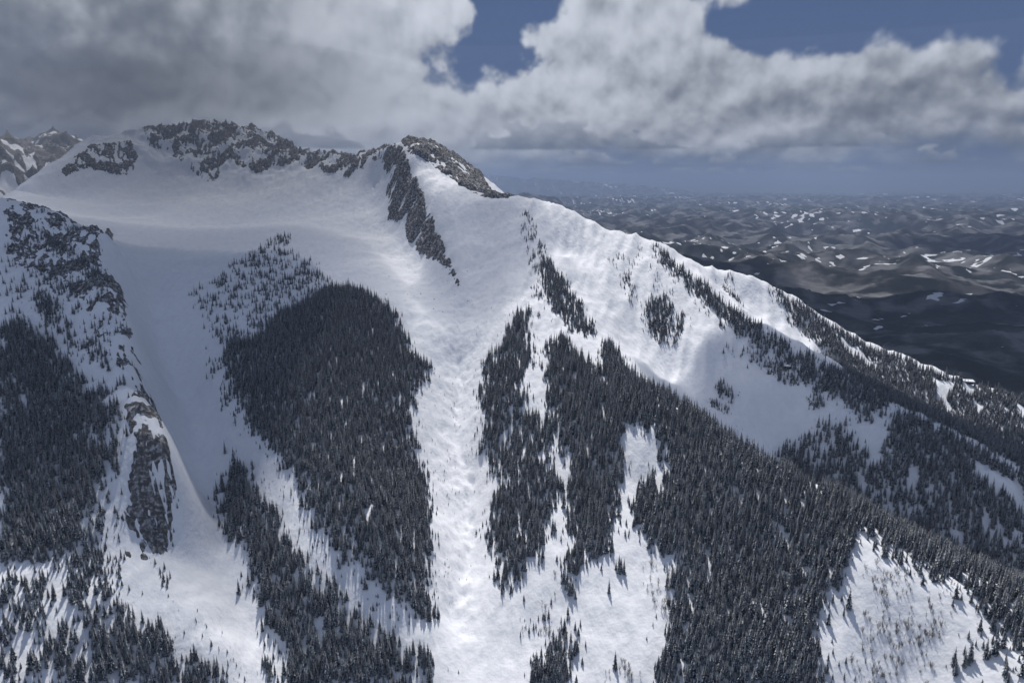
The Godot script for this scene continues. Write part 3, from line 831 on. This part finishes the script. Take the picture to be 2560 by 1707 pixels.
func make_aspen(number: int, bushy: bool) -> Array:
	# one metre tall, bare: a few pale stems that fork into fine twigs
	var rng := RandomNumberGenerator.new()
	rng.seed = number
	var trunk := Shape.new()
	var crown := Shape.new()
	var bark := Color(0.10, 0.09, 0.084)
	var twig := Color(0.052, 0.045, 0.042)
	var stems := 5 if bushy else 2
	for k in stems:
		var w := rng.randf() * TAU
		var lean := rng.randf_range(0.10, 0.34) if bushy else rng.randf_range(0.02, 0.10)
		var foot := Vector3(cos(w), 0, sin(w)) * rng.randf_range(0.0, 0.07) + Vector3(0, -0.06, 0)
		var top := Vector3(cos(w) * lean, rng.randf_range(0.72, 0.98), sin(w) * lean)
		trunk.tube(foot, top, 0.016, 0.006, 4, bark)
		for b in 11 if bushy else 16:
			var s := rng.randf_range(0.22, 0.97)
			var a := foot.lerp(top, s)
			var q := rng.randf() * TAU
			var long := rng.randf_range(0.10, 0.24) * (1.25 - 0.6 * s)
			var e := a + Vector3(cos(q) * 0.75, rng.randf_range(0.5, 1.1), sin(q) * 0.75) * long
			crown.tube(a, e, 0.008, 0.003, 3, twig)
			for f in 2:
				var g := a.lerp(e, rng.randf_range(0.35, 0.8))
				var q2 := q + rng.randf_range(-1.2, 1.2)
				crown.tube(g, g + Vector3(cos(q2), 0.8, sin(q2)) * long * 0.5, 0.005, 0.0022, 3, twig)
	return [of_shapes([crown]), of_shapes([trunk]), of_shapes([trunk, crown])]

func clear_of(p: Vector2, holes: Array) -> bool:
	for h in holes:
		if Geometry2D.is_point_in_polygon(p, h): return false
	return true

func scatter(row: Array, cell: float, number: int, holes: Array, clump: FastNoiseLite) -> Array:
	# one try in each square cell of the map; thin woods stand in clumps
	var rng := RandomNumberGenerator.new()
	rng.seed = number
	var p := outline(row[4])
	var box := bounds(p).grow(12.0)
	var out: Array = []
	var density: float = row[1]
	var ragged := noise(82, 1.0 / 26.0, 3)
	var lanes := noise(83, 1.0 / 13.0, 2)
	var reach := 16.0 if box.get_area() > 9000.0 else 4.0
	for j in int(box.size.y / cell) + 1:
		for i in int(box.size.x / cell) + 1:
			var q := box.position + cell * Vector2(i + rng.randf(), j + rng.randf())
			var luck := rng.randf()
			var size := rng.randf()
			var pick := rng.randi()
			var turn := rng.randf() * TAU
			var wide := rng.randf_range(0.82, 1.25)
			var bunch := clump.get_noise_2d(q.x, q.y)
			var chance := clampf(density * (1.0 + (1.0 - density) * 4.2 * bunch) + (0.35 * bunch if density >= 0.7 else 0.0), 0.0, 1.0)
			if density >= 0.7: chance = maxf(chance, density * 0.55)
			var at := q + reach * Vector2(ragged.get_noise_2d(q.x, q.y), ragged.get_noise_2d(q.x + 500.0, q.y))
			if luck > chance: continue
			if not Geometry2D.is_point_in_polygon(at, p):
				# a few saplings stray out of the big woods
				if rng.randf() > 0.16 or density < 0.7 or box.get_area() < 6000.0: continue
				var next := false
				for e in [Vector2(13, 0), Vector2(-13, 0), Vector2(0, 13), Vector2(0, -13)]:
					if Geometry2D.is_point_in_polygon(at + e, p): next = true
				if next and clear_of(q, holes): out.append([Vector3(q.x, height(q.x, q.y) - 0.15, q.y), row[2] * rng.randf_range(0.25, 0.6), turn, pick, wide])
				continue
			if not clear_of(q, holes): continue
			# lanes where snow slides keep open strips down the slope; saplings and stunted trees stand at the edges
			if density >= 0.7 and lanes.get_noise_2d(q.x * 1.7, q.y * 0.2) > 0.45: continue
			var rim := 0
			for e in [Vector2(6, 0), Vector2(-6, 0), Vector2(0, 7), Vector2(0, -7)]:
				if not Geometry2D.is_point_in_polygon(at + e, p): rim += 1
			if rim > 0 and rng.randf() < 0.12: continue
			var tall := lerpf(row[2] * 0.55, row[3] * 1.0, pow(size, 0.75)) * (1.0 if pick % 7 else 0.55) * (1.0 if rim == 0 else rng.randf_range(0.5, 1.0))
			var y := height(q.x, q.y)
			out.append([Vector3(q.x, y - 0.15, q.y), tall, turn, pick, wide])
	return out

func planted(a: Array) -> Transform3D:
	return Transform3D(Basis(Vector3.UP, a[2]).scaled(Vector3(a[1] * a[4], a[1], a[1] * a[4])), a[0])

func wood(called: String, label: String, category: String, list: Array, kinds: Array, material: Material) -> void:
	if list.is_empty(): return
	var o := Node3D.new()
	o.name = numbered(called)
	tag(o, label, category, "", "stuff")
	add_child(o)
	for k in kinds.size():
		var mine := list.filter(func(a): return a[3] % kinds.size() == k)
		if mine.is_empty(): continue
		var m := MultiMesh.new()
		m.transform_format = MultiMesh.TRANSFORM_3D
		m.use_colors = true
		m.mesh = kinds[k][2]
		m.instance_count = mine.size()
		for i in mine.size():
			m.set_instance_transform(i, planted(mine[i]))
			var hue: float = 0.72 + 0.62 * fposmod(mine[i][2] * 7.31, 1.0)
			m.set_instance_color(i, Color(hue * 1.02, hue, hue * 0.98))
		var c := MultiMeshInstance3D.new()
		c.name = "trees"
		c.multimesh = m
		c.material_override = material
		c.set_meta("kind", "stuff")
		o.add_child(c, true)

func single(called: String, label: String, category: String, group: String, a: Array, kinds: Array, material: Material) -> void:
	var o := Node3D.new()
	o.name = numbered(called)
	tag(o, label, category, group)
	o.transform = planted(a)
	add_child(o)
	var k: Array = kinds[a[3] % kinds.size()]
	put("trunk", k[1], material, o)
	put("crown", k[0], material, o)

func in_view(p: Vector3) -> bool:
	var depth := -p.z * cos(deg_to_rad(12.0)) - p.y * sin(deg_to_rad(12.0))
	var up := p.y * cos(deg_to_rad(12.0)) - p.z * sin(deg_to_rad(12.0))
	return absf(p.x / depth) < 0.70 and absf(up / depth) < 0.466

func make_plants() -> void:
	var bark := matte("plants", Color(1, 1, 1), 0.95, 0.15)
	bark.vertex_color_use_as_albedo = true
	for k in 4: conifers.append(make_conifer(100 + k, [0.15, 0.165, 0.135, 0.18][k]))
	for k in 3: aspens.append(make_aspen(200 + k, k > 0))
	var clump := noise(81, 1.0 / 34.0, 3)
	var holes: Array = CLEARINGS.map(func(f): return outline(f))
	var all: Array = []
	for f in FORESTS.size():
		for a in scatter(FORESTS[f], 4.5, 300 + f, holes, clump): all.append([a, f, a[0].length()])
	# the trees that show largest are things of their own, the rest of each wood is one mass
	var near := all.filter(func(a): return in_view(a[0][0]))
	near.sort_custom(func(a, b): return a[2] < b[2])
	var own := {}
	for a in near.slice(0, 280): own[a[0]] = true
	var rest: Array = []
	rest.resize(FORESTS.size())
	for f in FORESTS.size(): rest[f] = []
	for a in all:
		if own.has(a[0]): single("spruce_tree", "snow-dusted spruce among the nearest trees of the " + near_names(a[1], a[0][0].x), "tree", "nearest spruces of the " + near_names(a[1], a[0][0].x), a[0], conifers, bark)
		else: rest[a[1]].append(a[0])
	for f in FORESTS.size(): wood("spruce_forest", FORESTS[f][0], "forest", rest[f], conifers, bark)
	print("spruces ", all.size())
	for f in SHRUBS.size(): wood("bush_patch", SHRUBS[f][0], "bushes", scatter(SHRUBS[f], 4.0, 500 + f, [], clump), conifers, bark)
	for f in ASPENS.size(): wood("aspen_grove", ASPENS[f][0], "aspens", scatter(ASPENS[f], 3.6, 600 + f, [], clump), aspens, bark)

func near_names(f: int, x: float) -> String:
	var l: String = FORESTS[f][0]
	if l.begins_with("large"): return ["left", "middle", "right"][clampi(int((x - 110.0) / 55.0), 0, 2)] + " third of the near spur forest"
	if l.contains("crest right"): return "forest right of the aspen clearing"
	if l.contains("side valley"): return "side valley forest"
	if l.contains("lower right corner"): return "lower right corner"
	if l.contains("tight"): return "tight group at the lower middle"
	if l.contains("left foot"): return "band left of the central rib"
	if l.contains("bottom tip"): return "tip of the central rib"
	if l.contains("lower left"): return "lower left stand"
	if l.contains("foot of the left"): return "open wood at lower left"
	return "valley woods"

# ---------------------------------------------------------------- lone plants, boulders, tracks and huts
func lone(called: String, label: String, category: String, x: float, z: float, tall: float, number: int, kinds: Array, group := "") -> void:
	single(called, label, category, group, [Vector3(x, height(x, z) - 0.15, z), tall, 1.7 * number, number, 0.95], kinds, mat.plants)

func make_details() -> void:
	lone("spruce_tree", "tall lone spruce on open snow left of the aspen thicket", "tree", 350, -685, 27.0, 1, conifers)
	lone("spruce_tree", "small spruce at the left foot of the tall lone spruce", "tree", 344, -682, 13.0, 2, conifers)
	lone("spruce_tree", "slim little spruce between the forest edge and the tall lone spruce", "tree", 339, -698, 14.0, 4, conifers)
	lone("spruce_tree", "spruce standing just off the forest edge beside the clearing", "tree", 329, -682, 21.0, 5, conifers)
	lone("spruce_tree", "slender lone spruce with a long shadow on the open middle slope", "tree", 113, -772, 21.0, 6, conifers)
	lone("spruce_tree", "lone spruce at the bottom of the open middle slope", "tree", 110, -690, 22.0, 8, conifers)
	lone("spruce_tree", "lone spruce on the floor of the shaded bowl", "tree", 391, -1142, 18.0, 9, conifers)
	lone("spruce_tree", "tall lone spruce at the right edge of the left gully", "tree", -432, -1040, 24.0, 10, conifers)
	lone("spruce_tree", "slim dark spruce alone on the left gully floor", "tree", -328, -795, 22.0, 12, conifers)
	lone("spruce_tree", "lone spruce beside the rocks of the left spur", "tree", -423, -802, 17.0, 13, conifers)
	lone("spruce_tree", "left of two slim spruces on the snowy knoll at lower left", "tree", -402, -698, 19.0, 14, conifers)
	lone("spruce_tree", "right of two slim spruces on the snowy knoll at lower left", "tree", -394, -700, 17.0, 16, conifers)
	lone("spruce_tree", "small lone spruce on the white bench below the dark spine", "tree", 433, -1304, 11.0, 17, conifers)
	lone("bare_bush", "round bare bush at the upper left of the clearing", "bush", 375, -708, 7.0, 1, aspens)
	lone("bare_bush", "taller bare bush right of the upper round bush", "bush", 386, -708, 9.0, 2, aspens)
	lone("bare_bush", "dark upright bush topping the row down the clearing", "bush", 393, -690, 9.0, 4, aspens)
	lone("bare_bush", "dense bush in the middle of the row down the clearing", "bush", 381, -682, 9.5, 5, aspens)
	lone("bare_bush", "round bare bush below the tall lone spruce", "bush", 360, -672, 8.0, 7, aspens)
	lone("bare_bush", "round bare bush directly beneath another at the clearing's left side", "bush", 355, -662, 8.5, 8, aspens)
	lone("bare_bush", "broad bare bush right of the two stacked round bushes", "bush", 369, -660, 9.0, 10, aspens)
	lone("bare_bush", "oval bare bush low on the clearing's left side", "bush", 359, -652, 7.5, 11, aspens)
	lone("bare_bush", "largest bare bush at the lower left of the clearing", "bush", 338, -645, 11.0, 13, aspens)
	lone("bare_bush", "upright bare bush alone in the middle of the clearing", "bush", 415, -658, 8.0, 14, aspens)
	make_boulders()
	make_hut(494, -1270)
	make_lodge(878, -1360)
	make_tower(562, -1275)

func make_boulders() -> void:
	var rng := RandomNumberGenerator.new()
	rng.seed = 77
	var lumps := noise(78, 0.9, 3)
	var shape := Shape.new()
	var ball := SphereMesh.new()
	ball.radial_segments = 10
	ball.rings = 6
	var a := ball.surface_get_arrays(0)
	var v: PackedVector3Array = a[Mesh.ARRAY_VERTEX]
	for i in v.size(): v[i] = v[i] * (1.0 + 0.55 * lumps.get_noise_3dv(v[i] * 2.0)) * Vector3(1.3, 0.8, 1.0)
	var index: PackedInt32Array = a[Mesh.ARRAY_INDEX]
	for k in index.size() / 3:
		var p := v[index[3 * k]]
		var q := v[index[3 * k + 1]]
		var r := v[index[3 * k + 2]]
		var n := (p + q + r).normalized()
		if (q - p).cross(r - p).length() > 1e-5: shape.tri(p, q, r, n, Color(1, 1, 1))
	var m := of_shapes([shape])
	var middle := Vector2(-206, -1556)
	for k in 16:
		var x := middle.x + rng.randf_range(-120, 120)
		var z := middle.y + rng.randf_range(-110, 120)
		var size := rng.randf_range(1.0, 2.6)
		var o := put("boulder", m, mat.rock)
		o.transform = Transform3D(Basis(Vector3.UP, rng.randf() * TAU).scaled(Vector3.ONE * size), Vector3(x, height(x, z) + 0.1 * size, z))
		tag(o, "small dark boulder poking out of the snow below the rock rib", "boulder", "boulders on the snow below the rock rib")

func box_mesh(size: Vector3) -> BoxMesh:
	var b := BoxMesh.new()
	b.size = size
	return b

func piece(called: String, m: Mesh, material: Material, parent: Node, at: Vector3, turn := Vector3.ZERO) -> MeshInstance3D:
	var o := put(called, m, material, parent)
	o.position = at
	o.rotation_degrees = turn
	return o

func cone(bottom: float, top: float, tall: float, sides: int) -> CylinderMesh:
	var c := CylinderMesh.new()
	c.bottom_radius = bottom
	c.top_radius = top
	c.height = tall
	c.radial_segments = sides
	c.rings = 1
	return c

func stand(called: String, label: String, category: String, x: float, z: float, turn: float) -> Node3D:
	var o := Node3D.new()
	o.name = numbered(called)
	o.position = Vector3(x, height(x, z), z)
	o.rotation_degrees.y = turn
	tag(o, label, category)
	add_child(o)
	return o

func make_hut(x: float, z: float) -> void:
	var logs := matte("dark_boards", Color(0.045, 0.038, 0.034), 0.9)
	var glass := matte("dark_glass", Color(0.03, 0.04, 0.05), 0.15, 0.5)
	var o := stand("hut", "small eight-sided hut with a snowy roof at the edge of the bench", "hut", x, z, 12.0)
	piece("deck", cone(7.0, 7.0, 0.5, 8), logs, o, Vector3(0, 1.2, 0))
	for k in 8: piece("post", box_mesh(Vector3(0.35, 5.0, 0.35)), logs, o, Vector3(6.2 * cos(TAU * k / 8), -1.3, 6.2 * sin(TAU * k / 8)))
	piece("wall", cone(5.0, 5.0, 3.2, 8), logs, o, Vector3(0, 3.05, 0))
	for k in 5: piece("window", box_mesh(Vector3(1.5, 1.2, 0.12)), glass, o, Vector3(4.68 * sin(deg_to_rad(-67.5 + 45 * k + 22.5)), 3.3, 4.68 * cos(deg_to_rad(-67.5 + 45 * k + 22.5))), Vector3(0, -67.5 + 45 * k + 22.5, 0))
	var roof := piece("roof", cone(6.6, 0.4, 2.4, 8), logs, o, Vector3(0, 5.85, 0))
	piece("snow_cover", cone(6.4, 0.5, 2.5, 8), mat.snow, roof, Vector3(0, 0.35, 0))

func make_lodge(x: float, z: float) -> void:
	var o := stand("lodge", "long low building with a snow-covered roof in the far right clearing", "building", x, z, -14.0)
	piece("wall", box_mesh(Vector3(18, 5.0, 9)), mat.dark_boards, o, Vector3(0, 1.7, 0))
	for k in 5: piece("window", box_mesh(Vector3(1.8, 1.4, 0.14)), mat.dark_glass, o, Vector3(-7.0 + 3.2 * k, 2.4, 4.53))
	var door := piece("door", box_mesh(Vector3(1.3, 2.3, 0.14)), mat.dark_glass, o, Vector3(8.0, 1.3, 4.53))
	piece("handle", box_mesh(Vector3(0.1, 0.3, 0.1)), mat.dark_boards, door, Vector3(0.45, 0, 0.12))
	var roof := piece("roof", box_mesh(Vector3(21, 0.35, 13)), mat.dark_boards, o, Vector3(0, 4.9, 0.3), Vector3(7, 0, 0))
	piece("snow_cover", box_mesh(Vector3(20.7, 0.8, 12.7)), mat.snow, roof, Vector3(0, 0.575, 0))
	piece("chimney", box_mesh(Vector3(0.9, 2.2, 0.9)), mat.dark_boards, o, Vector3(-8.4, 6.2, -2.5))

func make_tower(x: float, z: float) -> void:
	var steel := matte("dark_steel", Color(0.06, 0.06, 0.065), 0.6, 0.5)
	var o := stand("lift_tower", "dark lift tower with a crossarm between the two right-hand forests", "tower", x, z, 20.0)
	piece("pole", cone(0.55, 0.4, 14.0, 8), steel, o, Vector3(0, 6.0, 0))
	piece("crossarm", box_mesh(Vector3(7.0, 0.6, 0.6)), steel, o, Vector3(0, 12.2, 0))
	for s in [-1, 1]: piece("pulley_train", box_mesh(Vector3(0.5, 0.7, 3.2)), steel, o, Vector3(3.3 * s, 11.6, 0))
	piece("ladder", box_mesh(Vector3(0.5, 11.0, 0.12)), steel, o, Vector3(0, 6.0, 0.62))

func _ready() -> void:
	var t := Time.get_ticks_msec()
	make_light()
	print("sky ", Time.get_ticks_msec() - t)
	make_materials()
	make_land()
	print("land ", Time.get_ticks_msec() - t)
	var o := put("mountain_terrain", sheet(NX, NZ, ground, spaced(X0, CELL, NX), spaced(Z0, CELL, NZ)), mat.snow)
	tag(o, "snow-covered mountain slopes, gullies and ridges", "", "", "structure")
	make_plain()
	print("plain ", Time.get_ticks_msec() - t)
	make_far_peak("dark rocky peak behind the left shoulder of the cirque", Vector3(-2130, 215, -3200), 900.0, 91, 0.6)
	make_far_peak("white peak half lost in cloud at the far left", Vector3(-2570, 310, -4250), 1000.0, 95, 2.0)
	make_clouds()
	make_rocks()
	print("rocks ", Time.get_ticks_msec() - t)
	make_plants()
	make_details()
	print("plants ", Time.get_ticks_msec() - t)
